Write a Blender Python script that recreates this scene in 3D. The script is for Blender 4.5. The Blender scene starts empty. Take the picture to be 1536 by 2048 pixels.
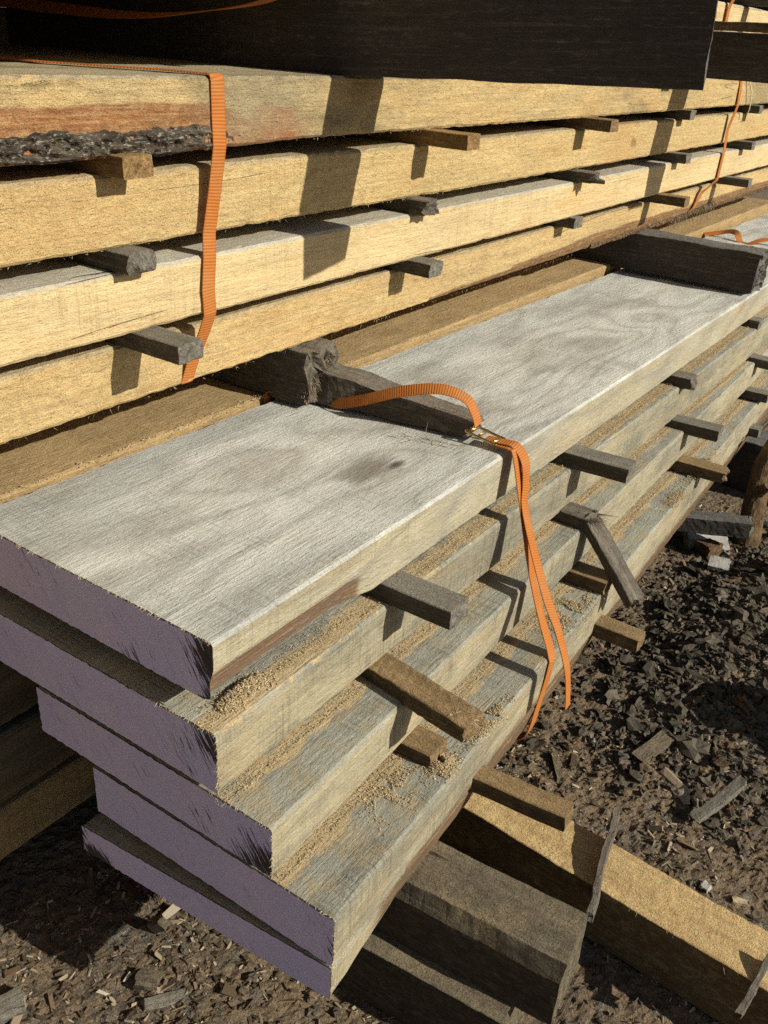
import bpy, math, random
from mathutils import Vector, Matrix, noise as N
random.seed(7)
S = 1.15
GZ = -1.08
def V(x, y, z): return Vector((x*S, y*S, (z-GZ)*S))
col = bpy.context.scene.collection
sc = bpy.context.scene

# ------------------------------------------------------------------ nodes
class G:
    def __init__(s, name):
        s.m = bpy.data.materials.new(name); s.m.use_nodes = True
        s.t = s.m.node_tree; s.t.nodes.clear()
        s.out = s.t.nodes.new('ShaderNodeOutputMaterial')
        s.b = s.t.nodes.new('ShaderNodeBsdfPrincipled')
        s.t.links.new(s.b.outputs[0], s.out.inputs[0])
        s.b.inputs['Specular IOR Level'].default_value = .3
    def n(s, typ, **k):
        nd = s.t.nodes.new(typ)
        for a, v in k.items():
            setattr(nd, a, v)
        return nd
    def put(s, sock, v):
        if hasattr(v, 'is_output') or isinstance(v, bpy.types.NodeSocket): s.t.links.new(v, sock)
        else:
            if isinstance(v, (tuple, list)) and len(v) == 3 and sock.type == 'RGBA': v = (*v, 1)
            sock.default_value = v
    def math(s, op, a, b=None, c=None, clamp=False):
        nd = s.n('ShaderNodeMath', operation=op, use_clamp=clamp)
        s.put(nd.inputs[0], a)
        if b is not None: s.put(nd.inputs[1], b)
        if c is not None: s.put(nd.inputs[2], c)
        return nd.outputs[0]
    def vec(s, op, a, b=None, sc=None):
        nd = s.n('ShaderNodeVectorMath', operation=op)
        s.put(nd.inputs[0], a)
        if b is not None: s.put(nd.inputs[1], b)
        if sc is not None: s.put(nd.inputs['Scale'], sc)
        return nd.outputs['Value'] if op in ('DISTANCE', 'LENGTH', 'DOT_PRODUCT') else nd.outputs[0]
    def noise(s, v, scale=1., detail=2., rough=.5, dist=0., out=0):
        nd = s.n('ShaderNodeTexNoise')
        s.put(nd.inputs['Vector'], v)
        nd.inputs['Scale'].default_value = scale; nd.inputs['Detail'].default_value = detail
        nd.inputs['Roughness'].default_value = rough; nd.inputs['Distortion'].default_value = dist
        return nd.outputs[out]
    def ramp(s, v, a, b, c=0., d=1., smooth=False):
        nd = s.n('ShaderNodeMapRange')
        if smooth: nd.interpolation_type = 'SMOOTHSTEP'
        s.put(nd.inputs[0], v); nd.inputs[1].default_value = a; nd.inputs[2].default_value = b
        nd.inputs[3].default_value = c; nd.inputs[4].default_value = d
        return nd.outputs[0]
    def mix(s, f, a, b, mode='MIX'):
        nd = s.n('ShaderNodeMix', data_type='RGBA', blend_type=mode)
        nd.clamp_factor = True
        s.put(nd.inputs[0], f); s.put(nd.inputs[6], a); s.put(nd.inputs[7], b)
        return nd.outputs[2]
    def bump(s, h, dist, strength=1., prev=None):
        nd = s.n('ShaderNodeBump'); nd.inputs['Distance'].default_value = dist
        nd.inputs['Strength'].default_value = strength
        s.put(nd.inputs['Height'], h)
        if prev is not None: s.put(nd.inputs['Normal'], prev)
        return nd.outputs[0]

def wood(name, side, top, dark, axis='Y', kerf=.5, crack=.3, grey=.5, ring=.5, knots=(), fuzz=.5, stain=None, stain_amt=0., dust=0., wane=None, streak=1., smudges=(), ringf=7.):
    g = G(name)
    lite = tuple(min(.92, a*1.55+.01) for a in (top if top[1] > side[1] else side))
    tc = g.n('ShaderNodeTexCoord').outputs['Object']
    rnd = g.n('ShaderNodeObjectInfo').outputs['Random']
    off = g.math('MULTIPLY', rnd, 37.)
    co = g.vec('ADD', tc, g.n('ShaderNodeCombineXYZ').outputs[0]) if False else None
    cx = g.n('ShaderNodeCombineXYZ'); g.put(cx.inputs[0], off); g.put(cx.inputs[1], off); g.put(cx.inputs[2], off)
    co = g.vec('ADD', tc, cx.outputs[0])
    def st(l, a):  # lateral scale l, along-grain scale a
        return (l, a, l) if axis == 'Y' else (a, l, l)
    def N_(l, a, d=2., r=.5, di=0.): return g.noise(g.vec('MULTIPLY', co, st(l, a)), 1., d, r, di)
    low = N_(9, 2.2, 4, .6)
    mid = N_(38, 9, 4, .65)
    fib = N_(210, 6, 5, .75)
    fib2 = N_(330, 30, 3, .7)
    fl = N_(190, 40, 4, .8)
    kx = N_(6, 230, 3, .8)
    scar = N_(75, 48, 4, .75, .8)
    kmask = N_(14, 7, 2)
    # growth rings as contour lines of a stretched noise field, swirling around knots
    f = N_(5.5, 1.1, 2, .45, .3)
    f = g.math('MULTIPLY', f, 3.2)
    for (kp, kr, ka) in knots:
        d = g.vec('DISTANCE', g.vec('MULTIPLY', tc, (1, .62, 1)), (kp[0]*S, kp[1]*S*.62, kp[2]*S))
        d = g.math('DIVIDE', d, kr*S)
        e = g.math('EXPONENT', g.math('MULTIPLY', g.math('MULTIPLY', d, d), -1.))
        f = g.math('ADD', f, g.math('MULTIPLY', e, ka))
    f = g.math('ADD', f, g.math('MULTIPLY', mid, .06))
    rg = g.math('PINGPONG', g.math('MULTIPLY', f, ringf), 1.)
    rg = g.math('POWER', rg, 2.2)
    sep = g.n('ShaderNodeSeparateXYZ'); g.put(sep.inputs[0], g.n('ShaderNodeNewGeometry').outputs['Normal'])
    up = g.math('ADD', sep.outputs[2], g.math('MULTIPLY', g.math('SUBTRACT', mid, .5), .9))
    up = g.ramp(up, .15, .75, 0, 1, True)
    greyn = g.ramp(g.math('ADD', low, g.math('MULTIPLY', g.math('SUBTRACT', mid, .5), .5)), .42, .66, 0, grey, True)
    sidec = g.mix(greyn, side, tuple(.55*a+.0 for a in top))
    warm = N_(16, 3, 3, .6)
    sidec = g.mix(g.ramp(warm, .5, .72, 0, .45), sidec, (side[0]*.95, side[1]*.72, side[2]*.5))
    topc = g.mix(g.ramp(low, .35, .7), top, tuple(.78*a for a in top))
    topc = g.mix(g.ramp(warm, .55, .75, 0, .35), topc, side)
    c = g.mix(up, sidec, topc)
    if axis == 'X':
        en = g.ramp(g.math('ADD', sep.outputs[0], g.math('MULTIPLY', g.math('SUBTRACT', mid, .5), .5)), .6, .8)  # sunlit look of the +X ends painted as a lighter colour
        c = g.mix(en, c, g.mix(g.ramp(g.noise(co, 130, 4, .7), .35, .65), tuple(1.1*a for a in top), tuple(.45*a for a in top)))
    if stain is not None:
        sn = g.ramp(N_(7, 3, 3, .6), .5, .62, 0, stain_amt, True)
        c = g.mix(sn, c, stain)
    if wane is not None:
        at = g.n('ShaderNodeAttribute', attribute_name='wane').outputs['Fac']
        wn = g.math('ADD', at, g.math('MULTIPLY', g.math('SUBTRACT', mid, .5), .6))
        c = g.mix(g.ramp(wn, .35, .6, 0, .95, True), c, g.mix(g.ramp(fib, .3, .7), wane, tuple(.45*a for a in wane)))
    c = g.mix(g.math('MULTIPLY', rg, ring*.75), c, g.mix(.55, c, dark))
    c = g.mix(g.ramp(fib, .38, .66, 0, .75*streak), c, g.mix(.45, c, dark))
    c = g.mix(g.ramp(fib, .46, .30, 0, .5*streak), c, g.mix(.4, c, lite))
    c = g.mix(g.ramp(fl, .54, .66, 0, (.55*fuzz+.2)*min(1, streak+.2)), c, g.mix(.5, dark, c))
    c = g.mix(g.ramp(fl, .44, .34, 0, .45), c, g.mix(.45, c, lite))
    km = g.math('MULTIPLY', g.ramp(kmask, .40, .58), kerf)
    c = g.mix(g.math('MULTIPLY', g.ramp(kx, .50, .62), g.math('MULTIPLY', km, .75)), c, g.mix(.45, c, dark))
    if dust > 0:
        dn = g.noise(tc, 260, 3, .7)
        dm = g.math('MULTIPLY', g.ramp(g.math('ADD', g.noise(co, 11, 4, .65), g.math('MULTIPLY', sep.outputs[2], .12)), .60, .74, 0, dust, True), g.ramp(dn, .38, .55))
        c = g.mix(dm, c, (.5, .36, .18))
    if dust > 0:
        da = g.n('ShaderNodeAttribute', attribute_name='dust').outputs['Fac']
        dq = g.math('ADD', g.math('MULTIPLY', da, 1.), g.math('MULTIPLY', g.math('SUBTRACT', g.noise(co, 24, 5, .7), .5), 1.5))
        dq = g.math('MULTIPLY', g.ramp(dq, .42, .62, 0, .95, True), g.ramp(da, .02, .15))
        c = g.mix(dq, c, g.mix(g.ramp(dn, .35, .65), (.50, .37, .20), (.68, .53, .31)))
    for (kp, kr, kc, ka) in smudges:
        d = g.vec('DISTANCE', g.vec('MULTIPLY', tc, (1, .6, 1)), (kp[0]*S, kp[1]*S*.6, kp[2]*S))
        d = g.math('ADD', g.math('DIVIDE', d, kr*S), g.math('MULTIPLY', g.math('SUBTRACT', mid, .5), 1.6))
        c = g.mix(g.ramp(d, .25, 1., ka, 0, True), c, kc)
    # drying checks
    cn = N_(13, .5, 2, .4, .0)
    cr = g.ramp(g.math('ABSOLUTE', g.math('SUBTRACT', cn, .5)), .0, .0035, 1, 0)
    cr = g.math('MULTIPLY', cr, g.math('MULTIPLY', g.ramp(N_(6, 5, 2), .52, .6), crack))
    c = g.mix(cr, c, (.03, .022, .015))
    sc_ = g.math('MULTIPLY', g.ramp(scar, .60, .66), g.ramp(N_(12, 7, 2), .45, .6))
    c = g.mix(g.math('MULTIPLY', sc_, .7*fuzz), c, g.mix(.4, c, dark))
    c = g.mix(g.ramp(g.math('MULTIPLY', scar, fuzz), .50, .58, 0, .25), c, g.mix(.4, c, lite))
    g.put(g.b.inputs['Base Color'], c)
    g.b.inputs['Roughness'].default_value = .8
    h = g.math('ADD', g.math('MULTIPLY', fib, .5), g.math('MULTIPLY', g.math('MULTIPLY', kx, km), .8))
    h = g.math('ADD', h, g.math('MULTIPLY', scar, 1.3*fuzz))
    h = g.math('ADD', h, g.math('MULTIPLY', fl, -.8))
    h = g.math('SUBTRACT', h, g.math('MULTIPLY', cr, 2.))
    b1 = g.bump(h, .0048, 1.)
    b2 = g.bump(g.noise(tc, 380, 3, .75), .0020, .8*fuzz+.2, b1)
    g.put(g.b.inputs['Normal'], b2)
    return g.m

def simple(name, c1, c2, scale=60, rough=.9, bump=.002, stretch=(1, 1, 1), detail=5, c3=None, attr=False):
    g = G(name)
    tc = g.n('ShaderNodeTexCoord').outputs['Object']
    v = g.vec('MULTIPLY', tc, stretch)
    n = g.noise(v, scale, detail, .65)
    n2 = g.noise(v, scale*6, 3, .6)
    c = g.mix(g.ramp(n, .35, .65), c1, c2)
    if c3: c = g.mix(g.ramp(n2, .55, .68, 0, .8), c, c3)
    if attr:
        a = g.n('ShaderNodeAttribute', attribute_name='tint').outputs['Color']
        c = g.mix(g.ramp(n2, .3, .7, 0, .45), a, g.mix(.5, a, (.01, .008, .006)))
    g.put(g.b.inputs['Base Color'], c); g.b.inputs['Roughness'].default_value = rough; g.b.inputs['Specular IOR Level'].default_value = .04
    g.put(g.b.inputs['Normal'], g.bump(g.math('ADD', n, g.math('MULTIPLY', n2, .5)), bump, 1.))
    return g.m

def paint_mat():
    g = G('purple_end_paint')
    tc = g.n('ShaderNodeTexCoord').outputs['Object']
    rnd = g.n('ShaderNodeObjectInfo').outputs['Random']
    cb = g.n('ShaderNodeCombineXYZ'); g.put(cb.inputs[0], g.math('MULTIPLY', rnd, 9.)); co = g.vec('ADD', tc, cb.outputs[0])
    mp = g.n('ShaderNodeMapping'); g.put(mp.inputs[0], co); mp.inputs['Rotation'].default_value = (0, math.radians(33), 0)
    r = mp.outputs[0]
    st = g.noise(g.vec('MULTIPLY', r, (330, 60, 26)), 1, 4, .7)
    st2 = g.noise(g.vec('MULTIPLY', r, (120, 20, 4.)), 1, 3, .6)
    big = g.noise(co, 9, 3, .6)
    wear = g.n('ShaderNodeAttribute', attribute_name='wear').outputs['Fac']
    base = g.mix(g.ramp(big, .35, .65), (.63, .60, .93), (.70, .63, .92))
    base = g.mix(g.ramp(g.noise(co, 5, 2), .5, .7, 0, .5), base, (.56, .58, .93))
    base = g.mix(g.ramp(st2, .5, .75, 0, .3), base, (.46, .46, .70))
    w = g.math('ADD', g.math('MULTIPLY', wear, .42), st)
    m = g.ramp(w, .74, .80)
    line = g.math('MULTIPLY', g.ramp(g.math('ABSOLUTE', g.math('SUBTRACT', st2, .5)), 0, .005, 1, 0), g.ramp(g.noise(co, 16, 2), .56, .62))
    m = g.math('MAXIMUM', m, g.math('MULTIPLY', line, .6))
    c = g.mix(m, base, (.045, .038, .04))
    g.put(g.b.inputs['Base Color'], c); g.b.inputs['Roughness'].default_value = .6
    h = g.math('ADD', g.math('MULTIPLY', st, .6), g.math('MULTIPLY', m, -.7))
    g.put(g.b.inputs['Normal'], g.bump(h, .0012, .8))
    return g.m

def strap_mat():
    g = G('orange_webbing')
    uv = g.n('ShaderNodeUVMap').outputs[0]
    sep = g.n('ShaderNodeSeparateXYZ'); g.put(sep.inputs[0], uv)
    rib = g.math('PINGPONG', g.math('MULTIPLY', sep.outputs[0], 2/.0042), 1.)
    edge = g.ramp(g.math('ABSOLUTE', g.math('SUBTRACT', sep.outputs[1], .5)), .40, .46, 0, 1)
    weave = g.math('PINGPONG', g.math('MULTIPLY', sep.outputs[1], 26.), 1.)
    tc = g.n('ShaderNodeTexCoord').outputs['Object']
    nz = g.noise(tc, 30, 4, .6)
    c = g.mix(rib, (.36, .105, .018), (.56, .19, .035))
    c = g.mix(g.ramp(nz, .4, .7, 0, .5), c, (.46, .22, .075))
    c = g.mix(g.math('MULTIPLY', edge, .4), c, (.36, .09, .012))
    g.put(g.b.inputs['Base Color'], c); g.b.inputs['Roughness'].default_value = .55
    h = g.math('ADD', g.math('MULTIPLY', rib, 1.), g.math('MULTIPLY', weave, .12))
    g.put(g.b.inputs['Normal'], g.bump(h, .0006, .9))
    return g.m

def ground_mat():
    g = G('ground_wood_litter')
    tc = g.n('ShaderNodeTexCoord').outputs['Object']
    a = g.noise(tc, 3.2, 4, .6); b = g.noise(tc, 40, 5, .7); c = g.noise(tc, 210, 4, .75); d = g.noise(tc, 18, 3, .6)
    col_ = g.mix(g.ramp(a, .38, .62, 0, 1, True), (.235, .17, .108), (.125, .106, .084))
    col_ = g.mix(g.ramp(b, .4, .65), col_, (.27, .19, .115))
    col_ = g.mix(g.ramp(d, .56, .68, 0, .7), col_, (.20, .185, .16))
    col_ = g.mix(g.ramp(c, .57, .66, 0, .75), col_, (.48, .37, .24))
    col_ = g.mix(g.ramp(c, .46, .36, 0, .8), col_, (.035, .026, .018))
    g.put(g.b.inputs['Base Color'], col_); g.b.inputs['Roughness'].default_value = .95
    h = g.math('ADD', g.math('MULTIPLY', b, 1.), g.math('MULTIPLY', c, .8))
    g.put(g.b.inputs['Normal'], g.bump(h, .009, 1.))
    return g.m

K = lambda x, y: (x, y)
PALE = wood('pale_sawn_oak', (.83, .64, .345), (.64, .60, .49), (.20, .115, .045), kerf=.6, crack=1., grey=.12, ring=.35, fuzz=.5, streak=.7)
PALE1 = wood('pale_stained_oak', (.76, .545, .255), (.60, .50, .33), (.17, .10, .04), kerf=.3, crack=.5, grey=.35, ring=.35, fuzz=1., wane=(.52, .215, .085), stain=(.27, .23, .14), stain_amt=.6, streak=.8,
    smudges=[((0, 1.76, .045), .075, (.38, .31, .19), .65), ((0, 1.80, .006), .045, (.40, .18, .09), .6), ((0, 1.25, .035), .12, (.60, .33, .15), .5)])
PALE2 = wood('pale_sawn_oak_rough', (.78, .565, .265), (.60, .48, .30), (.19, .105, .035), kerf=.5, crack=.25, grey=.10, ring=.3, fuzz=1., wane=(.42, .20, .085), streak=.8,
    smudges=[((0, 2.98, .035), .013, (.06, .04, .025), .9), ((0, 2.92, .03), .10, (.62, .36, .14), .5), ((0, 1.45, .02), .14, (.64, .40, .17), .45)])
PALE4 = wood('pale_oak_golden', (.77, .55, .26), (.56, .45, .28), (.20, .10, .035), kerf=.3, crack=.3, grey=.2, ring=.5, fuzz=1., wane=(.36, .18, .085), streak=.8)
GREYP = wood('grey_sawn_oak', (.55, .48, .315), (.47, .46, .375), (.10, .09, .07), kerf=1.2, crack=.2, grey=.7, ring=.35, fuzz=.6, dust=.6, wane=(.30, .17, .085), streak=.75)
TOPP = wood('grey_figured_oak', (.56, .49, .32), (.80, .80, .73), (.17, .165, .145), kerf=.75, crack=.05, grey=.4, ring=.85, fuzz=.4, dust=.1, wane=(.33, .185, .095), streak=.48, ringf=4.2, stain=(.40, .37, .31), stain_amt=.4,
    smudges=[((-.603+.4837, .868-.4678, .069), .045, (.20, .165, .13), .75), ((-.585+.4837, .90-.4678, .069), .014, (.08, .055, .04), .9), ((-.706+.4837, .774-.4678, .069), .06, (.42, .37, .30), .45), ((-.62+.4837, 1.62-.4678, .06), .06, (.36, .35, .31), .5)],
    knots=[((-.706+.4837, .774-.4678, .1), .07, .9), ((-.603+.4837, .868-.4678, .1), .05, -.7), ((-.609+.4837, 1.708-.4678, .1), .06, .9), ((-.638+.4837, 1.60-.4678, .1), .07, .8), ((-.621+.4837, 1.904-.4678, .1), .08, -.8), ((-.56+.4837, 1.35-.4678, .1), .09, .6)])
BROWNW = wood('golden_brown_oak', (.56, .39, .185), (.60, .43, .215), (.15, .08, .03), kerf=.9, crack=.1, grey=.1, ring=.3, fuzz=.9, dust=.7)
SHADEW = wood('shaded_oak_sides', (.26, .205, .125), (.22, .19, .14), (.05, .035, .02), kerf=.4, crack=.6, grey=.6, ring=.9, fuzz=.7)  # darker copy of the oak, shade put into the colour
BEAMW = wood('weathered_beam_shaded_sides', (.075, .064, .055), (.25, .235, .21), (.03, .026, .022), axis='X', kerf=.3, crack=.8, grey=.1, ring=.6, fuzz=.7, streak=.9)  # side colour darkened to stand for the beam's shaded faces
STICK = wood('weathered_sticker_shaded_sides', (.09, .077, .058), (.34, .31, .25), (.05, .04, .03), axis='X', kerf=.2, crack=.6, grey=.3, ring=.6, fuzz=.9)  # sides painted much darker than the top as shade
STICKB = wood('brown_sticker', (.10, .068, .036), (.42, .28, .135), (.06, .035, .015), axis='X', kerf=.2, crack=.4, grey=.1, ring=.6, fuzz=1., dust=.3)  # shade on the sticker sides is in the side colour
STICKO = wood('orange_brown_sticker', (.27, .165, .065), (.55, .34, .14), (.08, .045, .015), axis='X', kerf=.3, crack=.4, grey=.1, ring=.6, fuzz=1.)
BLOCKW = wood('damp_block_shaded_sides', (.055, .045, .032), (.27, .22, .145), (.04, .03, .018), axis='X', kerf=.2, crack=1., grey=.2, ring=.6, fuzz=1., dust=.4)  # damp wood; its near-black sides are painted shade
TIMB = wood('sawdusty_timber', (.12, .078, .04), (.93, .65, .30), (.36, .18, .07), axis='X', kerf=.15, crack=.1, grey=.05, ring=.3, fuzz=1.)  # dark side colour paints the shaded face below the bright top
SPLIN = wood('splintered_grey_wood', (.095, .076, .056), (.28, .24, .185), (.04, .03, .022), axis='X', kerf=.1, crack=1., grey=.3, ring=.9, fuzz=1.)  # side colour lowered so the faces away from the sun look shaded
BARK = simple('bark_dark', (.13, .105, .08), (.04, .032, .024), 60, 1., .006, (1, .25, 1), 6, (.40, .37, .31))
BARKB = simple('bark_brown', (.20, .13, .07), (.07, .045, .028), 60, .95, .005, (1, 1, .4), 6, (.30, .22, .13))
PAINT = paint_mat(); WEB = strap_mat(); GROUND = ground_mat()
DUST = simple('sawdust', (.52, .40, .22), (.36, .26, .13), 160, .95, .002, c3=(.62, .5, .3))
CHIP = simple('litter_chip', (.3, .2, .1), (.2, .1, .1), 90, .9, .0012, (1, 1, 1), 4, attr=True)
STONE = simple('pale_rubble', (.50, .48, .44), (.36, .34, .31), 30, .85, .003)
FIBRE = simple('wood_fibre', (.62, .52, .36), (.45, .34, .2), 90, .8, .0004)
FIBRED = simple('grey_wood_fibre', (.16, .12, .08), (.30, .24, .17), 90, .8, .0004)
def metal():
    g = G('brass_plated_buckle'); g.b.inputs['Metallic'].default_value = 1.
    tc = g.n('ShaderNodeTexCoord').outputs['Object']
    g.put(g.b.inputs['Base Color'], g.mix(g.ramp(g.noise(tc, 200, 3), .4, .6), (.75, .52, .22), (.5, .36, .18)))
    g.b.inputs['Roughness'].default_value = .33
    return g.m
BRASS = metal()

# ------------------------------------------------------------------ objects
def link(name, verts, faces, mat, origin, parent=None, uvs=None, attrs=None, colors=None, smooth=False, rot=None):
    """verts in world metres; stored relative to origin (and to the parent's origin)"""
    me = bpy.data.meshes.new(name)
    if rot is None:
        me.from_pydata([(v[0]-origin[0], v[1]-origin[1], v[2]-origin[2]) for v in verts], [], faces)
    else:
        me.from_pydata([tuple(v) for v in verts], [], faces)
    me.materials.append(mat)
    if uvs:
        l = me.uv_layers.new(name='UVMap')
        for lp in me.loops: l.data[lp.index].uv = uvs[lp.vertex_index]
    if attrs:
        for k, vals in attrs.items():
            a = me.attributes.new(k, 'FLOAT', 'POINT'); a.data.foreach_set('value', vals)
    if colors:
        a = me.color_attributes.new('tint', 'FLOAT_COLOR', 'POINT')
        flat = []
        for c in colors: flat += [c[0], c[1], c[2], 1.]
        a.data.foreach_set('color', flat)
    if smooth: me.polygons.foreach_set('use_smooth', [True]*len(me.polygons))
    me.update()
    o = bpy.data.objects.new(name, me); col.objects.link(o)
    if parent is not None:
        o.parent = parent; o.location = Vector(origin) - parent.location if rot is None else (0, 0, 0)
    else:
        o.location = origin
        if rot is not None: o.rotation_euler = rot
    return o
def tag(o, label=None, cat=None, group=None, kind=None):
    if label: o['label'] = label
    if cat: o['category'] = cat
    if group: o['group'] = group
    if kind: o['kind'] = kind
    return o

def nz(x, y, z, s): return N.noise(Vector((x*s, y*s, z*s)))

def plank(name, xr, xl, y0, y1, zt, zb, w=0, wl=0, p=0, e=0, dl=(0, 0), mat=GREYP, cap=False, wear=None, wane=None, seed=0, rough=1., dy=.010, bow=0, foot=None):
    """board along +Y. xr/xl right/left side, zt/zb top/bottom at y0, dl = (top,bottom) drop of the left edge"""
    def P(s, t, y):
        d = y-y0
        x = (xl+wl*d)*(1-s)+(xr+w*d)*s
        zb_, zt_ = zb+dl[1]*(1-s), zt+dl[0]*(1-s)
        z = zb_*(1-t)+zt_*t + p*d + bow*math.sin(d*1.6+seed)
        yy = y + e*(xr-x)*math.exp(-max(d, 0)/.25)
        return x, yy, z
    T = zt-zb; W = xr-xl
    cs, ct = .0035/W, .0035/T
    per = []
    mT, mW = 7, 16
    per += [(1, ct+(1-2*ct)*i/mT) for i in range(mT+1)]                # right side, upward
    per += [(1-cs-(1-2*cs)*(i/mW)**1.6, 1) for i in range(mW+1)]       # top, to the left
    per += [(0, 1-ct-(1-2*ct)*i/3) for i in range(4)]
    per += [(cs+(1-2*cs)*i/6, 0) for i in range(7)]
    ys = []; y = y0; k = 0
    while y < y1:
        ys.append(y); y += dy*(1 + max(0, y-1.6)*1.2)
    ys.append(y1)
    verts = []; wat = []; dat = []
    for yi in ys:
        for (s, t) in per:
            x, yy, z = P(s, t, yi)
            q = seed*3.1
            wn = 0.
            if wane:
                r = wane(s, t, yi, x, z)
                if r: x, z, wn = r
            corner = (s in (0, 1) and (t < ct*1.5 or t > 1-ct*1.5)) or (t in (0, 1) and (s < cs*1.5 or s > 1-cs*1.5))
            a = .0003*rough
            x += a*3*nz(x+q, yi, z, 3.5)*(1 if s in (0, 1) else .2) + a*nz(x+q, yi, z+q, 60)
            z += a*2*nz(x+q, yi+q, z, 3)*(1 if t in (0, 1) else .2) + a*nz(x+q, yi, z, 55)
            if corner:
                c = nz(x, yi+q, z, 28); c2 = nz(x, yi+q, z, 130)
                ch = (max(0, c-.3)*.005 + .0007*(c2+.2)*1.5)*rough
                if s == 1 or s > .5: x -= ch*.7
                else: x += ch*.7
                z += -ch*.8 if t > .5 else ch*.5
            if yi == y0: yy += .0012*nz(x, z+q, 1, 220)
            verts.append(V(x, yy, z)); wat.append(wn)
            dd = 0.
            if foot and t > .95: dd = max(0., 1-abs(x-foot(yi)-.004)/.026)
            elif foot and s == 1 and t > .5: dd = .0
            dat.append(dd)
    n = len(per); faces = []
    for i in range(len(ys)-1):
        for j in range(n):
            a, b = i*n+j, i*n+(j+1) % n
            faces.append((a, b, b+n, a+n))
    faces.append(tuple(range(n-1, -1, -1))[::-1]); faces.append(tuple((len(ys)-1)*n+j for j in range(n))[::-1])
    org = V(xr, y0, zb)
    o = link(name, verts, faces, mat, org, attrs={'wane': wat, 'dust': dat}, smooth=False)
    if cap:
        NX, NZ_ = 90, 14
        cv = []; cf = []; ww = []
        for i in range(NX+1):
            for j in range(NZ_+1):
                s, t = i/NX, j/NZ_
                x, yy, z = P(s, t, y0)
                wn = 0
                if wane:
                    r = wane(s, t, y0, x, z)
                    if r: x, z, wn = r
                if t in (0, 1): z += .0016*nz(x, seed, t, 160)*1.1 - (.0008 if t == 1 else -.0008)
                if s in (0, 1): x += .0016*nz(z, seed, s, 160)
                cv.append(V(x, yy-.0016+.0006*nz(x, z, seed, 90), z))
                ww.append(wear(s, t) if wear else 0.)
        for i in range(NX):
            for j in range(NZ_):
                a = i*(NZ_+1)+j
                cf.append((a, a+NZ_+1, a+NZ_+2, a+1))
        link('painted_end', cv, cf, PAINT, org, parent=o, attrs={'wear': ww})
    return o

def rbox(name, L, W, H, mat, loc, yaw=0, pitch=0, roll=0, rag=.004, seed=0, rough=1., shape=None, dx=.008, raglow=.001, parent=None):
    """rough length of sawn wood along local +X; L,W,H in photo units; loc = near bottom corner of the inner end"""
    L, W, H = L*S, W*S, H*S
    per = []
    c = min(.0012, H*.06)
    for i in range(6): per.append((W*i/5 if 0 < i < 5 else (c if i == 0 else W-c), 0))
    for i in range(5): per.append((W, H*i/4 if 0 < i < 4 else (c if i == 0 else H-c)))
    for i in range(6): per.append((W-(W*i/5 if 0 < i < 5 else (c if i == 0 else W-c)), H))
    for i in range(5): per.append((0, H-(H*i/4 if 0 < i < 4 else (c if i == 0 else H-c))))
    n = len(per); m = max(3, int(L/dx)); verts = []; faces = []
    def endf(e_, y, z):
        q = seed*5.3
        if e_: return rag*S*(nz(q, y, z, 60)*1.5+.35*nz(q, y, z, 200))
        return raglow*S*nz(q+4, y, z, 100)
    for i in range(m+1):
        x0 = L*i/m
        for (y, z) in per:
            x = x0
            q = seed*5.3
            yy = y + rough*(.0016*nz(x+q, y, z, 14) + .0007*nz(x+q, y+3, z, 80))
            zz = z + rough*(.0016*nz(x+q, y+7, z, 12) + .0007*nz(x+q, y+9, z, 85))
            if i == m: x += endf(1, y, z)
            if i == 0: x += endf(0, y, z)
            if shape: x, yy, zz = shape(x/L, x, yy, zz)
            verts.append((x, yy, zz))
    for i in range(m):
        for j in range(n):
            a, b = i*n+j, i*n+(j+1) % n
            faces.append((a, a+n, b+n, b))
    # ragged end: fan to an inset loop
    for end, base in ((1, m*n), (0, 0)):
        cy, cz = W/2, H/2
        prev = base
        for f in (.8, .6, .4, .2):
            st = len(verts)
            for (y, z) in per:
                y2, z2 = cy+(y-cy)*f, cz+(z-cz)*f
                x = (L if end else 0)+endf(end, y2, z2)
                if shape: x, y2, z2 = shape(x/L, x, y2, z2)
                verts.append((x, y2, z2))
            for j in range(n):
                k = (j+1) % n
                q_ = (prev+j, st+j, st+k, prev+k); faces.append(q_ if not end else q_[::-1])
            prev = st
        x, y2, z2 = (L if end else 0)+endf(end, cy, cz), cy, cz
        if shape: x, y2, z2 = shape(x/L, x, y2, z2)
        verts.append((x, y2, z2)); ce = len(verts)-1
        for j in range(n):
            q_ = (prev+j, ce, prev+(j+1) % n); faces.append(q_ if not end else q_[::-1])
    return link(name, verts, faces, mat, V(*loc), rot=(roll, pitch, yaw), parent=parent)

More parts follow.
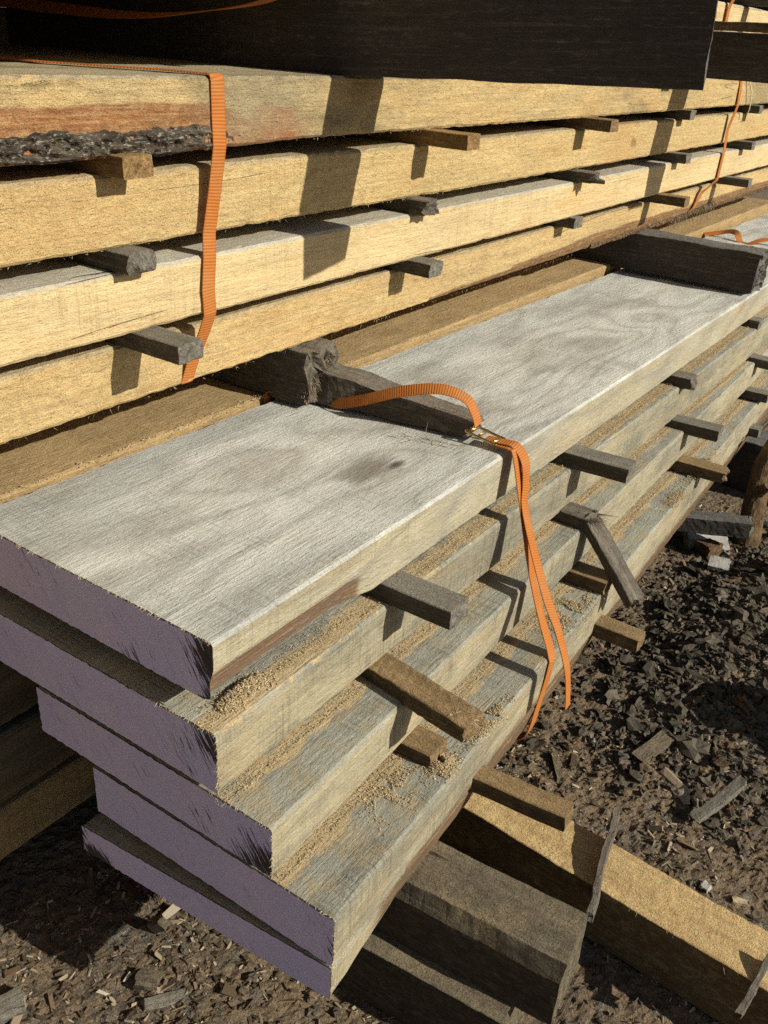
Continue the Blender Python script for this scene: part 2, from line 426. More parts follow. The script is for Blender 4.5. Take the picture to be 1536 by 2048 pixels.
def fibres(name, parent, pts, mat, n, length=.02, w=.0006, spread=(1, 1, 1), seed=1, down=.3, dirv=None):
    rnd = random.Random(seed); verts = []; faces = []
    inv = parent.matrix_basis.inverted() if parent else None
    for i in range(n):
        a, b = rnd.choice(pts); t = rnd.random()
        p = V(*[a[k]*(1-t)+b[k]*t for k in range(3)])
        d = Vector([rnd.uniform(-1, 1)*spread[k] for k in range(3)])
        if dirv: d += Vector(dirv)
        d.normalize()
        L = length*rnd.uniform(.4, 1.3)
        side = d.cross(Vector((rnd.random()-.5, rnd.random()-.5, rnd.random()))).normalized()
        curl = Vector([rnd.uniform(-1, 1) for _ in range(3)])*.6
        b0 = len(verts); K_ = 5
        for k in range(K_+1):
            u = k/K_
            q = p + d*L*u + curl*L*u*u*.5 + Vector((0, 0, -down*L*u*u))
            ww = w*(1-u*.8)
            verts.append(q+side*ww); verts.append(q-side*ww)
        for k in range(K_): faces.append((b0+2*k, b0+2*k+1, b0+2*k+3, b0+2*k+2))
    if parent is not None:
        me = bpy.data.meshes.new(name); me.from_pydata([tuple(inv @ v) for v in verts], [], faces); me.materials.append(mat)
        o = bpy.data.objects.new(name, me); col.objects.link(o); o.parent = parent
        return o
    return link(name, verts, faces, mat, verts[0])

# ------------------------------------------------------------------ right stack, painted ends
gP = 'purple-ended planks of the front stack'
def wane1(s, t, y, x, z):
    # bark-side hollow along the lower right edge near the end
    f = max(0., min(1., (.72-y)/.05)) if y > .62 else 1.
    if f <= 0 or s < .80: return None
    u = (s-.80)/.20
    if t > .55: return None
    k = (1-t/.55)
    if s >= .999:
        return (x-.014*f*k, z, f*min(1, k*6))
    if t < .02: return (x-.014*f*u, z, f)
    return None
def corner_wear(*cs):
    def f(s, t):
        v = 0
        for (a, b, ra, rb, k) in cs:
            d = ((s-a)/ra)**2+((t-b)/rb)**2
            v = max(v, k*math.exp(-d))
        return v + .07
    return f
YF = 3.9
P1 = plank('plank', -.4837, -.853, .4678, YF, -.4889, -.5575, w=-.0158, wl=0, p=-.0094, e=-.0115, mat=TOPP, cap=True, seed=1,
           wear=corner_wear((1, .75, .10, .55, .95), (.72, .0, .10, .5, .45), (.32, 1., .12, .6, .35), (1, .1, .05, .6, .9)), wane=wane1)
tag(P1, 'widest silvery grey plank with knots, topmost of the purple-ended stack', 'plank', gP)
P2 = plank('plank', -.4743, -.862, .4586, YF, -.5832, -.655, w=-.0076, wl=0, p=-.0047, e=-.0175, mat=GREYP, cap=True, seed=2, foot=lambda y: -.4837-.0158*(y-.4678)-.010,
           wear=corner_wear((1, .85, .12, .5, .75), (.12, .5, .03, .6, .5), (.9, .4, .06, .7, .4)))
tag(P2, 'purple-ended grey plank second from the top of the front stack', 'plank', gP)
P3 = plank('plank', -.4164, -.763, .4704, YF, -.675, -.7396, w=-.0291, wl=-.02, p=.0033, e=-.0176, mat=GREYP, cap=True, seed=3, foot=lambda y: -.4743-.0076*(y-.4586)-.010,
           wear=corner_wear((1, .1, .16, .7, .85), (.75, .3, .08, .5, .4), (.5, .5, .1, .3, .25)))
tag(P3, 'purple-ended plank third from the top, stepping out below the second', 'plank', gP)
P4 = plank('plank', -.3466, -.690, .4831, YF, -.7595, -.829, w=-.0491, wl=-.04, p=-.0009, e=-.0246, mat=GREYP, cap=True, seed=4, foot=lambda y: -.4164-.0291*(y-.47)-.006,
           wear=corner_wear((1, .4, .04, .5, .45)), wane=lambda s, t, y, x, z: ((x, z, max(0, .75-t*1.6)) if s > .99 and .62 < y < 1.1 else None))
tag(P4, 'purple-ended plank fourth from the top with sawdust patches on its ledge', 'plank', gP)
P5 = plank('plank', -.3475, -.706, .482, YF, -.8305, -.8798, w=-.0491, wl=-.04, p=-.0030, e=-.06, dl=(-.020, -.012), mat=GREYP, cap=True, seed=5,
           wear=corner_wear((.06, .0, .10, .5, .95), (0, .6, .03, .6, .6)), wane=lambda s, t, y, x, z: ((x-.012*(1-t)*min(1, (y-.48)/.15), z, .75*min(1, (y-.48)/.15)) if s > .99 else None))
tag(P5, 'thin purple-ended plank at the very bottom of the front stack', 'plank', gP)

# ------------------------------------------------------------------ left stack
gL = 'pale beams of the tall rear stack'
Y0L = -.9
xL = [0, -.7748, -.7885, -.7808, -.8119]
def waneL1(s, t, y, x, z):
    if s > .99 and y < .93:
        f = min(1, (.93-y)/.16); tb = .52*f
        if t < tb:
            k = (tb-t)/max(tb, .01)
            return (x+.002*k*f, z-.004*k*f, 1.)
        return (x, z, max(0, 1-(t-tb)/.22)*f)
    return None
def waneL4(s, t, y, x, z):
    if s > .99 and y > 1.2:
        tb = .34*min(1, (y-1.2)/.8)
        if t < tb:
            k = (tb-t)/max(tb, .01)
            return (x-.008*k, z-.002*k, .9)
        return (x, z, max(0, .9-(t-tb)/.2)*min(1, (y-1.2)/.8))
    return None
Lz = [(-.0517, -.1222), (-.1437, -.2187), (-.241, -.3102), (-.3323, -.4035)]
L1 = plank('beam', xL[1], -1.45, Y0L, YF, *Lz[0], mat=PALE1, seed=11, wane=waneL1, rough=1.6)
tag(L1, 'uppermost pale beam of the rear stack with reddish wane and black bark below', 'beam', gL)
L2 = plank('beam', xL[2], -1.45, Y0L, YF, *Lz[1], mat=PALE2, seed=12, rough=1.5)
tag(L2, 'second pale beam from the top of the rear stack, rough golden side', 'beam', gL)
L3 = plank('beam', xL[3], -1.45, Y0L, YF, *Lz[2], mat=PALE, seed=13, rough=1.)
tag(L3, 'smooth pale beam with long drying cracks, third from the top in the rear stack', 'beam', gL)
L4 = plank('beam', xL[4], -1.45, Y0L, YF, *Lz[3], mat=PALE4, seed=14, wane=waneL4, rough=1.6)
tag(L4, 'lowest of the four strapped pale beams, fuzzy lower edge above the chocks', 'beam', gL)
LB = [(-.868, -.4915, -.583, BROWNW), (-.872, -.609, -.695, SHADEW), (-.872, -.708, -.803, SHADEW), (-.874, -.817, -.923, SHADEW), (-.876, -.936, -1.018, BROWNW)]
lab = ['golden brown plank lying against the left edge of the top grey plank', 'shaded board in the gap left of the second purple-ended plank',
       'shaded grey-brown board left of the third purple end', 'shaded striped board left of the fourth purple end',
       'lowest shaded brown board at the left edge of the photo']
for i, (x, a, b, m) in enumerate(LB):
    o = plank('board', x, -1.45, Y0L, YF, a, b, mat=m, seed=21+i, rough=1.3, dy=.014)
    tag(o, lab[i], 'board', 'lower boards of the rear stack')
# bark strip on the top beam
def bark_strip(name, parent, yA, yB, x, zA, zB, depth, mat, seed, taper=.1, bottom=True):
    verts = []; faces = []; ny = int((yB-yA)/.0035); nzs = 16
    for i in range(ny+1):
        y = yA+(yB-yA)*i/ny
        f = min(1, (yB-y)/taper, 1)
        f = max(0, f)
        for j in range(nzs+1):
            t = j/nzs
            zt = zA + .0045*nz(y, seed, 0, 22)+.003*nz(y, seed, 3, 90); zbm = zB-.004*nz(y, seed, 9, 15)
            z = zt*(1-t)+zbm*t
            d = .0015 + depth*math.sin(math.pi*min(1, t*.75+.08))*(.6+.7*abs(nz(y*1.0, z*3, seed, 26))+.9*nz(y, z*2, seed, 75)+1.*nz(y, z, seed, 210))
            if j in (0,): d = -.001
            xx = x+d*f - (.006 if t > .9 else 0) - .004*(1-f)
            verts.append(V(xx, y, z + (zt-z)*(1-f)*.3))
    for i in range(ny):
        for j in range(nzs):
            a = i*(nzs+1)+j; faces.append((a, a+1, a+nzs+2, a+nzs+1))
    return link(name, verts, faces, mat, verts[0], parent=parent)
bark_strip('bark', L1, .1, .86, xL[1], -.1000, -.1265, .0065, BARK, 3, taper=.12)
bark_strip('bark', L4, 2.0, YF, xL[4]-.006, -.396, -.407, .004, BARKB, 5)

# ------------------------------------------------------------------ beams across the stacks
def bshape(u, x, y, z):
    return x, y, z
B1 = rbox('cross_beam', 1.14, .088, .096, BEAMW, (-1.46, 1.013, -.0775), pitch=-.0385, rag=.002, seed=3, rough=.9, dx=.01, shape=lambda u, x, y, z: (x-.028*S*max(0, min(1, (u-.9)*10))*y/(.088*S), y, z))
tag(B1, 'massive dark beam laid across the rear stack, its cut end jutting towards the right', 'beam', 'dark cross beams between the packs')
B2 = rbox('cross_beam', 1.15, .09, .094, BEAMW, (-1.46, 2.262, -.0500), rag=.003, seed=4, rough=.9, dx=.01)
tag(B2, 'far dark beam across the rear stack, partly hidden behind the nearer one', 'beam', 'dark cross beams between the packs')
for i in range(5):  # unseen timbers added to block the sky showing through the gaps
    o = plank('timber', -1.47, -1.95, Y0L-.3, YF+.2, GZ+.27*(i+1), GZ+.27*i+.001, mat=SHADEW, seed=50+i, rough=1., dy=.05)
    tag(o, ['bottom', 'second', 'third', 'fourth', 'top'][i]+' added timber blocking sky light behind the rear stack', 'timber', 'added blocking timbers behind the rear stack')
U1 = plank('beam', -.790, -1.45, Y0L, YF, .112, .0465, mat=PALE, seed=31, rough=1.2, dy=.02)
tag(U1, 'pale beam resting on the two dark cross beams, seen at the top right corner', 'beam', 'beams of the upper pack')
U2 = plank('beam', -.782, -1.45, Y0L, YF, .205, .136, mat=BROWNW, seed=32, rough=1.2, dy=.02)
tag(U2, 'upper pack beam above the top right corner, brown side cut by the frame', 'beam', 'beams of the upper pack')
def chock_end(u, x, y, z): return x, y, z
CF = rbox('chock', .62, .085, .090, BEAMW, (-1.13, 2.283, -.4955), rag=.011, seed=6, rough=2.2, yaw=-.02)
tag(CF, 'thick dark chock with a ragged end lying across the far part of the grey plank', 'chock', 'chocks under the rear stack')
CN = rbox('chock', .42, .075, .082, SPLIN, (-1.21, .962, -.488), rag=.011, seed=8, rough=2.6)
tag(CN, 'snapped stump of chock with a shaggy torn end under the lowest strapped beam', 'chock', 'chocks under the rear stack')
def wedge(u, x, y, z):
    H = .082*S
    u = min(1, max(0, u)); top = (1-u)*.034*S + .019*S + .004*nz(x, 1, 1, 20)
    z = z/H*top
    return x, y + .004*nz(x, 5, 2, 16), z
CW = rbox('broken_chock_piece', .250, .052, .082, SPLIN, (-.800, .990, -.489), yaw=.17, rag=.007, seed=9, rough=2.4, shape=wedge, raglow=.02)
tag(CW, 'wedge of grey split wood lying on the top plank, pinned by the orange strap', 'wood piece')
fibres('splinters', CN, [((-.80, .970, -.47), (-.80, 1.02, -.42))], FIBRED, 700, .020, .0014, (.7, .8, .7), 5, .3, dirv=(.9, -.1, .0))
fibres('splinters', CW, [((-.79, .995, -.445), (-.79, 1.03, -.44))], FIBRED, 90, .018, .0008, (1, .6, .6), 6, .2)

# far extra: U-pack stickers beside beam 2
# ------------------------------------------------------------------ stickers
gS = 'stickers of the front stack'; gT = 'stickers of the rear stack'
XI = -.86
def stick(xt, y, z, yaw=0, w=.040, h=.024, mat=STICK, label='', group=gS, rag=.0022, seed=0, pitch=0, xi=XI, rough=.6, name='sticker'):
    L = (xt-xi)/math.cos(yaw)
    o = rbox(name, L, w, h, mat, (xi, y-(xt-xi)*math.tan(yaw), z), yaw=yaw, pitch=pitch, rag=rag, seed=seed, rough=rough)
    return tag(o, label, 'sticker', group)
# front stack; y is the front edge at the tip
stick(-.397, .744, -.5848, .02, label='straight grey sticker below the top plank, nearest the painted ends', seed=41, h=.0245)
a2 = stick(-.338, .688, -.676, -.15, label='crooked barky sticker below the second plank, nearest the painted ends', seed=42, mat=STICKB, h=.021, rag=.006, xi=-.70, rough=2.2)
stick(-.386, .712, -.7600, .05, label='short sticker stub below the third plank, buried in sawdust', seed=43, mat=STICKB, h=.020, xi=-.65)
stick(-.240, .792, -.8330, .10, label='lit brown sticker above the lowest plank, sticking out over the ground timber', seed=44, mat=STICKB, h=.024, w=.030, xi=-.50, pitch=.0)
stick(-.394, 1.252, -.5875, .06, label='straight dark sticker below the top plank, just beyond the orange strap', seed=45, h=.0245, w=.042)
stub = stick(-.437, 1.222, -.6755, .0, label='stub of snapped sticker below the second plank beyond the strap', seed=46, mat=SPLIN, h=.024, rag=.016, rough=2.)
stick(-.378, 1.202, -.7575, .03, label='short shaded sticker below the third plank beside the snapped one', seed=47, mat=STICKB, h=.022, xi=-.65)
stick(-.308, 1.196, -.8335, .0, label='stubby brown sticker above the lowest plank beyond the free strap end', seed=48, mat=STICKB, h=.024, w=.034, xi=-.52)
stick(-.465, 1.762, -.5905, .05, label='very short dark sticker below the top plank, right of the middle', seed=49, mat=SPLIN, h=.022, rag=.008)
stick(-.389, 1.752, -.6775, .06, label='long dark sticker below the second plank at the right', seed=50, h=.024, w=.040)
stick(-.361, 1.748, -.7580, .03, label='dark sticker with a pale knob end below the third plank at the right', seed=51, h=.024, mat=STICKB, rag=.010)
stick(-.488, 2.338, -.5945, .02, label='tiny dark sticker end just below the top plank near the right edge', seed=52, h=.022)
stick(-.425, 2.320, -.6800, .02, label='sticker below the second plank cut by the right edge', seed=53, h=.022)
stick(-.418, 2.300, -.7570, .02, label='short dark sticker below the third plank near the right edge', seed=54, h=.022)
stick(-.410, 2.262, -.8360, .02, label='small dark sticker above the lowest plank near the right edge', seed=55, h=.022, xi=-.6)
stick(-.390, 2.86, -.5990, .02, label='hidden end of a sticker below the top plank past the far chock', seed=56, h=.022) if False else None
c4 = rbox('dunnage_piece', .26, .045, .040, BEAMW, (-.58, 1.99, -1.035), yaw=.28, pitch=-.10, rag=.008, seed=57, rough=1.6)
tag(c4, 'thin dark piece poking out from under the stack towards the leaning bark pole', 'wood piece')
# hanging half of the snapped sticker
def rot_box(name, A, B, w, h, mat, seed, rag, label, cat, up=(0, 0, 1), rough=2.):
    a, b = V(*A), V(*B); d = (b-a); L = d.length/S; d.normalize()
    upv = Vector(up); yv = upv.cross(d).normalized(); zv = d.cross(yv).normalized()
    M = Matrix((d, yv, zv)).transposed()
    o = rbox(name, L, w, h, mat, A, rag=rag, seed=seed, rough=rough, raglow=rag)
    o.rotation_euler = M.to_euler(); o.location = a - yv*(w*S/2) - zv*(h*S/2)
    return tag(o, label, cat)
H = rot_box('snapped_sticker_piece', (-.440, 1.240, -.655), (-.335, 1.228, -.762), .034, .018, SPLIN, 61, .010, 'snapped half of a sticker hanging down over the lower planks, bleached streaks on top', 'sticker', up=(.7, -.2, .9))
fibres('splinters', H, [((-.445, 1.245, -.648), (-.345, 1.24, -.748))], FIBRE, 60, .016, .0007, (1, 1, .5), 8, .1)
fibres('splinters', stub, [((-.44, 1.225, -.655), (-.44, 1.26, -.655))], FIBRED, 50, .04, .0010, (.3, .3, .2), 9, .1, dirv=(1.2, -.1, .1))

# rear stack stickers
def lst(xt, y, z, label, yaw=0, h=.022, w=.038, mat=STICK, seed=0, rag=.0018, **k):
    return stick(xt, y, z, yaw, w=w, h=h, mat=mat, label=label, group=gT, rag=rag, seed=seed, xi=-1.3, **k)
lst(-.752, .630, -.1437, 'orange-brown sticker under the barky top beam at the left', .0, mat=STICKO, seed=71, h=.0215)
lst(-.760, .634, -.2405, 'rough grey sticker under the second beam at the left', .0, seed=72, h=.0215, rag=.006)
lst(-.714, .655, -.3318, 'long pale grey sticker under the cracked beam, beside the strap', .0, seed=73, h=.0215)
lst(-.704, 1.213, -.1437, 'brown sticker under the top beam in the middle', .03, seed=74, h=.0215, w=.036, mat=STICKO)
lst(-.758, 1.197, -.2405, 'grey sticker with a frayed end under the second beam in the middle', .0, seed=75, h=.0215, rag=.010, mat=SPLIN)
lst(-.744, 1.203, -.3318, 'small grey sticker under the cracked beam in the middle', .0, seed=76, h=.0215)
lst(-.722, 1.775, -.1437, 'brown sticker under the top beam below the end of the dark cross beam', .0, seed=77, h=.0215, mat=STICKB) 
lst(-.745, 1.782, -.2405, 'splintered sticker under the second beam right of the middle', .0, seed=78, h=.020, rag=.018, mat=SPLIN)
lst(-.772, 1.790, -.3318, 'barely protruding sticker under the cracked beam right of the middle', .0, seed=79, h=.0215)
lst(-.760, 2.345, -.1437, 'short dark sticker in the shadow below the far cross beam', .0, seed=80, h=.0215)
lst(-.750, 2.345, -.2405, 'grey sticker under the second beam near the right strap', .0, seed=81, h=.0215)
lst(-.716, 2.294, -.3318, 'brown sticker under the cracked beam left of the right strap', .0, seed=82, h=.0215, mat=STICKB)
lst(-.748, 2.90, -.1437, 'dark sticker under the top beam behind the right strap', .0, seed=83, h=.0215)
lst(-.750, 2.915, -.2405, 'grey-green sticker under the second beam beyond the right strap', .0, seed=84, h=.0215)
lst(-.714, 2.83, -.3318, 'sticker with a pale end under the cracked beam beyond the right strap', .0, seed=85, h=.0215)
o = rbox('sticker', .20, .05, .017, STICKB, (-.76, 2.19, .0445), yaw=.0, rag=.003, seed=86); tag(o, 'sticker lying on the far cross beam at the top right corner', 'sticker', 'stickers of the upper pack')
o = rbox('sticker', .30, .045, .020, STICK, (-.98, 2.70, .1135), rag=.003, seed=87); tag(o, 'sticker between the two upper pack beams at the right edge', 'sticker', 'stickers of the upper pack')

# ------------------------------------------------------------------ dunnage and ground timbers
gD = 'dunnage under the front stack'
W91 = .084*S
def blk_shape(u, x, y, z):
    Hh = .098*S
    if z > Hh*.9 and y < W91*.3 and u > .3:      # split, torn front upper edge
        k = min(1, (u-.3)/.12)
        return x, y + (.011*(1-y/(W91*.3))+.003*nz(x, 1, 1, 40))*k, z - .002*k
    return x, y, z
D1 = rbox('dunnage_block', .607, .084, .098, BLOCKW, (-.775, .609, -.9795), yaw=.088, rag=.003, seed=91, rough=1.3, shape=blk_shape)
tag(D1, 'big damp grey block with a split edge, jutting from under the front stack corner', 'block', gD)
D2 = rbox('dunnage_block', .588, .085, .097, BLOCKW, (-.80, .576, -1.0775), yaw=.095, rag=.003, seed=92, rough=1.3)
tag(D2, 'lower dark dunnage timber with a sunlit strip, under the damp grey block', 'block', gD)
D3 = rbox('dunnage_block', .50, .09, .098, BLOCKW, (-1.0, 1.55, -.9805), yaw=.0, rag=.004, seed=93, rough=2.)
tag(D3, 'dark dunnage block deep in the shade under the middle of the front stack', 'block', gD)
TB = rbox('timber', .96, .083, .098, TIMB, (-.56, .893, -1.0785), yaw=-.052, pitch=.0, rag=.004, seed=94, rough=1.3, dx=.006)
tag(TB, 'long sawdust-coloured timber running from under the stack to the bottom right corner', 'timber')
fibres('splinters', TB, [((-.25, .884, -.982), (.02, .869, -.982))], FIBRE, 130, .012, .0005, (1, 1, .6), 19, .5)
o = rot_box('bark_sliver', (-.196, .828, -.985), (-.231, .992, -.962), .010, .026, SPLIN, 95, .008, 'upright bark sliver lying across the sawdusty timber', 'wood piece', rough=2.5)
fibres('splinters', o, [((-.196, .828, -.975), (-.231, .992, -.955))], FIBRE, 60, .010, .0008, (1, 1, 1), 29, .3)
o = rot_box('bark_sliver', (-.003, .825, -1.0), (.008, .900, -.972), .008, .014, SPLIN, 96, .006, 'shaggy grey splinter hanging off the timber at the bottom right corner', 'wood piece', rough=2.5)
DT = rbox('timber', 1.1, .12, .14, BEAMW, (-.62, 2.50, -1.079), yaw=-.05, rag=.006, seed=97, rough=2.2)
tag(DT, 'dark timber in the shade behind the leaning bark pole', 'timber')
# leaning bark pole
def limb(name, pts, rads, mat, seed, amp, label=None, cat=None, seg=26):
    P_ = [V(*p) for p in pts]; verts = []; faces = []; rings = []
    n = 46
    for i in range(n+1):
        u = i/n*(len(P_)-1); k = min(int(u), len(P_)-2); f = u-k
        c = P_[k].lerp(P_[k+1], f); r = (rads[k]*(1-f)+rads[k+1]*f)*S
        d = (P_[k+1]-P_[k]).normalized(); a = d.cross(Vector((0, 1, .2))).normalized(); b = d.cross(a)
        for j in range(seg):
            th = 2*math.pi*j/seg
            q = c + (a*math.cos(th)+b*math.sin(th))*r
            q += (q-c).normalized()*amp*(nz(q.x, q.y, q.z*.5, 40)+.6*nz(q.x, q.y, q.z*.4, 120+seed))
            verts.append(q)
    for i in range(n):
        for j in range(seg):
            k = (j+1) % seg
            faces.append((i*seg+j, i*seg+k, (i+1)*seg+k, (i+1)*seg+j))
    faces.append(tuple(range(seg))[::-1]); faces.append(tuple(n*seg+j for j in range(seg)))
    o = link(name, verts, faces, mat, P_[0])
    return tag(o, label, cat) if label else o
LP = limb('bark_pole', [(-.350, 2.17, -1.09), (-.362, 2.18, -.97), (-.366, 2.20, -.87), (-.352, 2.22, -.79)], [.030, .026, .025, .019], BARKB, 1, .004, 'leaning barky brown pole standing at the right of the stacks', 'pole')
sn = limb('branch_stub', [(-.366, 2.18, -.95), (-.335, 2.15, -.90)], [.014, .011], BARKB, 4, .002); sn.parent = LP; sn.location = sn.location - LP.location

# ------------------------------------------------------------------ straps
def ribbon(name, pts, width, mat, normals=None, th=.0013, parent=None, wdir=None, sub=10, linear=False):
    """smooth ribbon through pts (photo units); wdir: width direction per point"""
    P_ = [V(*p) for p in pts]
    n = len(P_); W_ = [Vector(w).normalized() for w in wdir]
    c = []; wd = []
    for i in range(n-1):
        p0 = P_[max(0, i-1)]; p1 = P_[i]; p2 = P_[i+1]; p3 = P_[min(n-1, i+2)]
        for k in range(sub):
            t = k/sub
            q = .5*((2*p1)+(p2-p0)*t+(2*p0-5*p1+4*p2-p3)*t*t+(3*p1-p0-3*p2+p3)*t**3)
            if linear: q = p1.lerp(p2, t)
            c.append(q); wd.append(W_[i].lerp(W_[i+1], t).normalized())
    c.append(P_[-1]); wd.append(W_[-1])
    verts = []; uvs = []; faces = []; L = 0
    m = 4
    for i, q in enumerate(c):
        if i: L += (q-c[i-1]).length
        tg = (c[min(i+1, len(c)-1)]-c[max(i-1, 0)]).normalized()
        if tg.length < .5: tg = Vector((1, 0, 0))
        w = (wd[i]-tg*wd[i].dot(tg)).normalized(); nn = tg.cross(w)
        for s in (1, -1):
            for j in range(m+1):
                v = j/m
                cup = .0004*math.sin(v*math.pi)
                verts.append(q+w*(v-.5)*width*S+nn*s*(th/2)+nn*cup*1.); uvs.append((L, v))
    r = 2*(m+1)
    for i in range(len(c)-1):
        a, b = i*r, (i+1)*r
        for j in range(m):
            faces.append((a+j, a+j+1, b+j+1, b+j))
            faces.append((a+m+1+j, b+m+1+j, b+m+2+j, a+m+2+j))
        faces.append((a, b, b+m+1, a+m+1)); faces.append((a+m, a+2*m+1, b+2*m+1, b+m))
    return link(name, verts, faces, mat, P_[0], parent=parent, uvs=uvs, smooth=False)
SW = .0205
xf = -.7725
Y_ = (0, 1, 0); X_ = (1, 0, 0)
s1 = ribbon('strap', [(-1.2, .640, -.0497), (-.95, .69, -.0497), (-.83, .762, -.0497), (-.784, .780, -.0500), (-.7765, .7825, -.0500), (-.7735, .783, -.0515), (xf, .784, -.056), (xf, .784, -.09), (xf+.003, .782, -.122), (-.776, .779, -.17), (-.780, .772, -.217), (-.7775, .769, -.245), (-.7770, .765, -.28), (-.7785, .768, -.310), (-.788, .767, -.334), (-.804, .762, -.372), (-.812, .757, -.402), (-.850, .756, -.410)], SW, WEB,
            wdir=[Y_]*18, linear=True, sub=4)
tag(s1, 'orange ribbed strap running down the lit sides of the four pale beams at the left', 'strap')
s2 = ribbon('strap', [(-1.2, 2.66, -.0497), (-.85, 2.73, -.0497), (-.778, 2.745, -.051), (xf, 2.750, -.06), (xf+.004, 2.752, -.12), (-.780, 2.748, -.18), (-.776, 2.742, -.24), (-.776, 2.735, -.31), (-.800, 2.70, -.345), (-.808, 2.675, -.385), (-.83, 2.66, -.41)], SW, WEB, wdir=[Y_]*11, linear=True, sub=4)
tag(s2, 'distant orange strap on the pale beams near the right edge', 'strap')
s3 = ribbon('strap', [(-.778, 2.56, .20), (-.775, 2.555, .135), (-.783, 2.55, .10), (-.785, 2.55, .06), (-.80, 2.55, .045)], SW, WEB, wdir=[Y_]*5)
tag(s3, 'orange strap on the upper pack at the top right corner', 'strap')
s4 = ribbon('strap', [(-1.42, .90, .03), (-1.305, .90, .010), (-1.165, .90, .003), (-1.03, .90, .001), (-.92, .905, .009), (-.815, .91, .0245), (-.775, .92, .05), (-.772, .92, .12)], SW, WEB, wdir=[(0, 1, .5), (0, 1, .9), (0, 1, .8), (0, 1, .4), (0, 1, .15), (0, 1, 0), (0, 1, 0), (0, 1, 0)])
tag(s4, 'shaded orange strap sagging in front of the dark cross beam at the top left', 'strap')
# front stack: strap with buckle
rib = []
st = ribbon('strap', [(-.520, 1.037, -.4855), (-.500, 1.036, -.4850), (-.488, 1.036, -.4855), (-.4805, 1.035, -.492), (-.4630, 1.030, -.545), (-.430, 1.021, -.640), (-.400, 1.013, -.705), (-.3735, 1.008, -.756), (-.3690, 1.002, -.775), (-.3715, .990, -.83), (-.378, .978, -.885), (-.41, .97, -.90)], .0200, WEB,
            wdir=[(0, 1, .0)]*2+[(0, 1, 0)]*2+[(-.1, 1, .0), (-.12, 1, .0), (-.08, 1, .0), (0, 1, 0), (0, 1, 0), (0, 1, 0), (0, 1, 0), (0, 1, 0)])
tag(st, 'orange strap of the front stack stretched from the brass buckle down to the lowest plank', 'strap')
st2 = ribbon('strap', [(-.530, 1.038, -.4835), (-.505, 1.040, -.4825), (-.486, 1.043, -.484), (-.470, 1.045, -.504), (-.463, 1.041, -.535), (-.455, 1.030, -.560), (-.432, 1.018, -.602), (-.390, .993, -.657), (-.356, .972, -.690), (-.330, .960, -.735), (-.319, .957, -.790)], .0190, WEB,
             wdir=[(0, 1, .0), (0, 1, .0), (.1, 1, 0), (.1, 1, .0), (0, 1, .0), (-.1, 1, .1), (-.15, 1, .1), (-.1, 1, .1), (-.1, 1, .0), (-.1, 1, .0), (-.1, 1, .0)])
tag(st2, 'loose orange strap end twisting down beside the taut one and ending in mid air', 'strap')
tail = ribbon('strap', [(-.545, 1.040, -.470), (-.551, 1.037, -.452), (-.566, 1.034, -.434), (-.60, 1.020, -.426), (-.65, 1.003, -.438), (-.70, .995, -.460), (-.745, .993, -.478), (-.765, .996, -.4815)], .0165, WEB,
              wdir=[(.1, 1, .0), (.1, 1, .1), (.1, 1, .3), (.15, .8, .6), (.1, .55, .8), (.1, .45, .9), (.1, .45, .9), (.15, .45, .9)])
tag(tail, 'free orange strap end arching from the buckle over the split wedge onto the top plank', 'strap')
# buckle: cam buckle with frame, bars and tongue
def torus_path(pts, r, closed=True, seg=10):
    n = len(pts); verts = []; faces = []
    for i in range(n):
        p = pts[i]; a = pts[(i+1) % n]; b = pts[i-1]
        tg = (a-b).normalized(); u = tg.cross(Vector((0, 0, 1)))
        if u.length < .1: u = tg.cross(Vector((0, 1, 0)))
        u.normalize(); v = tg.cross(u)
        for j in range(seg):
            th = 2*math.pi*j/seg; verts.append(p+(u*math.cos(th)+v*math.sin(th))*r)
    for i in range(n if closed else n-1):
        for j in range(seg):
            a = i*seg+j; b = i*seg+(j+1) % seg; c = ((i+1) % n)*seg
            faces.append((a, b, c+(j+1) % seg, c+j))
    if not closed:
        faces.append(tuple(range(seg))); faces.append(tuple((n-1)*seg+j for j in range(seg))[::-1])
    return verts, faces
bc = Vector((-.532, 1.040, -.481))
root = bpy.data.objects.new('strap_buckle', None); root.location = V(*bc); col.objects.link(root)
tag(root, 'small brass buckle joining the orange straps at the edge of the top plank', 'buckle')
def rect(cx, cy, cz, lx, ly, r, tilt):
    out = []
    for (sx, sy) in ((1, 1), (-1, 1), (-1, -1), (1, -1)):
        for k in range(5):
            a0 = {(1, 1): 0, (-1, 1): 90, (-1, -1): 180, (1, -1): 270}[(sx, sy)]
            a = math.radians(a0+k*22.5)
            x = sx*(lx-r)+r*math.cos(a); y = sy*(ly-r)+r*math.sin(a)
            out.append(V(cx+x, cy+y+x*.12, cz+x*tilt))
    return out
v, f = torus_path(rect(bc.x, bc.y, bc.z, .024, .0135, .003, -.2), .0019*S)
link('frame', v, f, BRASS, V(*bc), parent=root, smooth=True)
for dx_, r_ in ((.0185, .0030), (-.004, .0022), (-.017, .0028)):
    v, f = torus_path([V(bc.x+dx_, bc.y-.012+.024*k/4, bc.z-dx_*.2+.0015) for k in range(5)], r_*S, closed=False)
    link('bar', v, f, BRASS, V(*bc), parent=root, smooth=True)
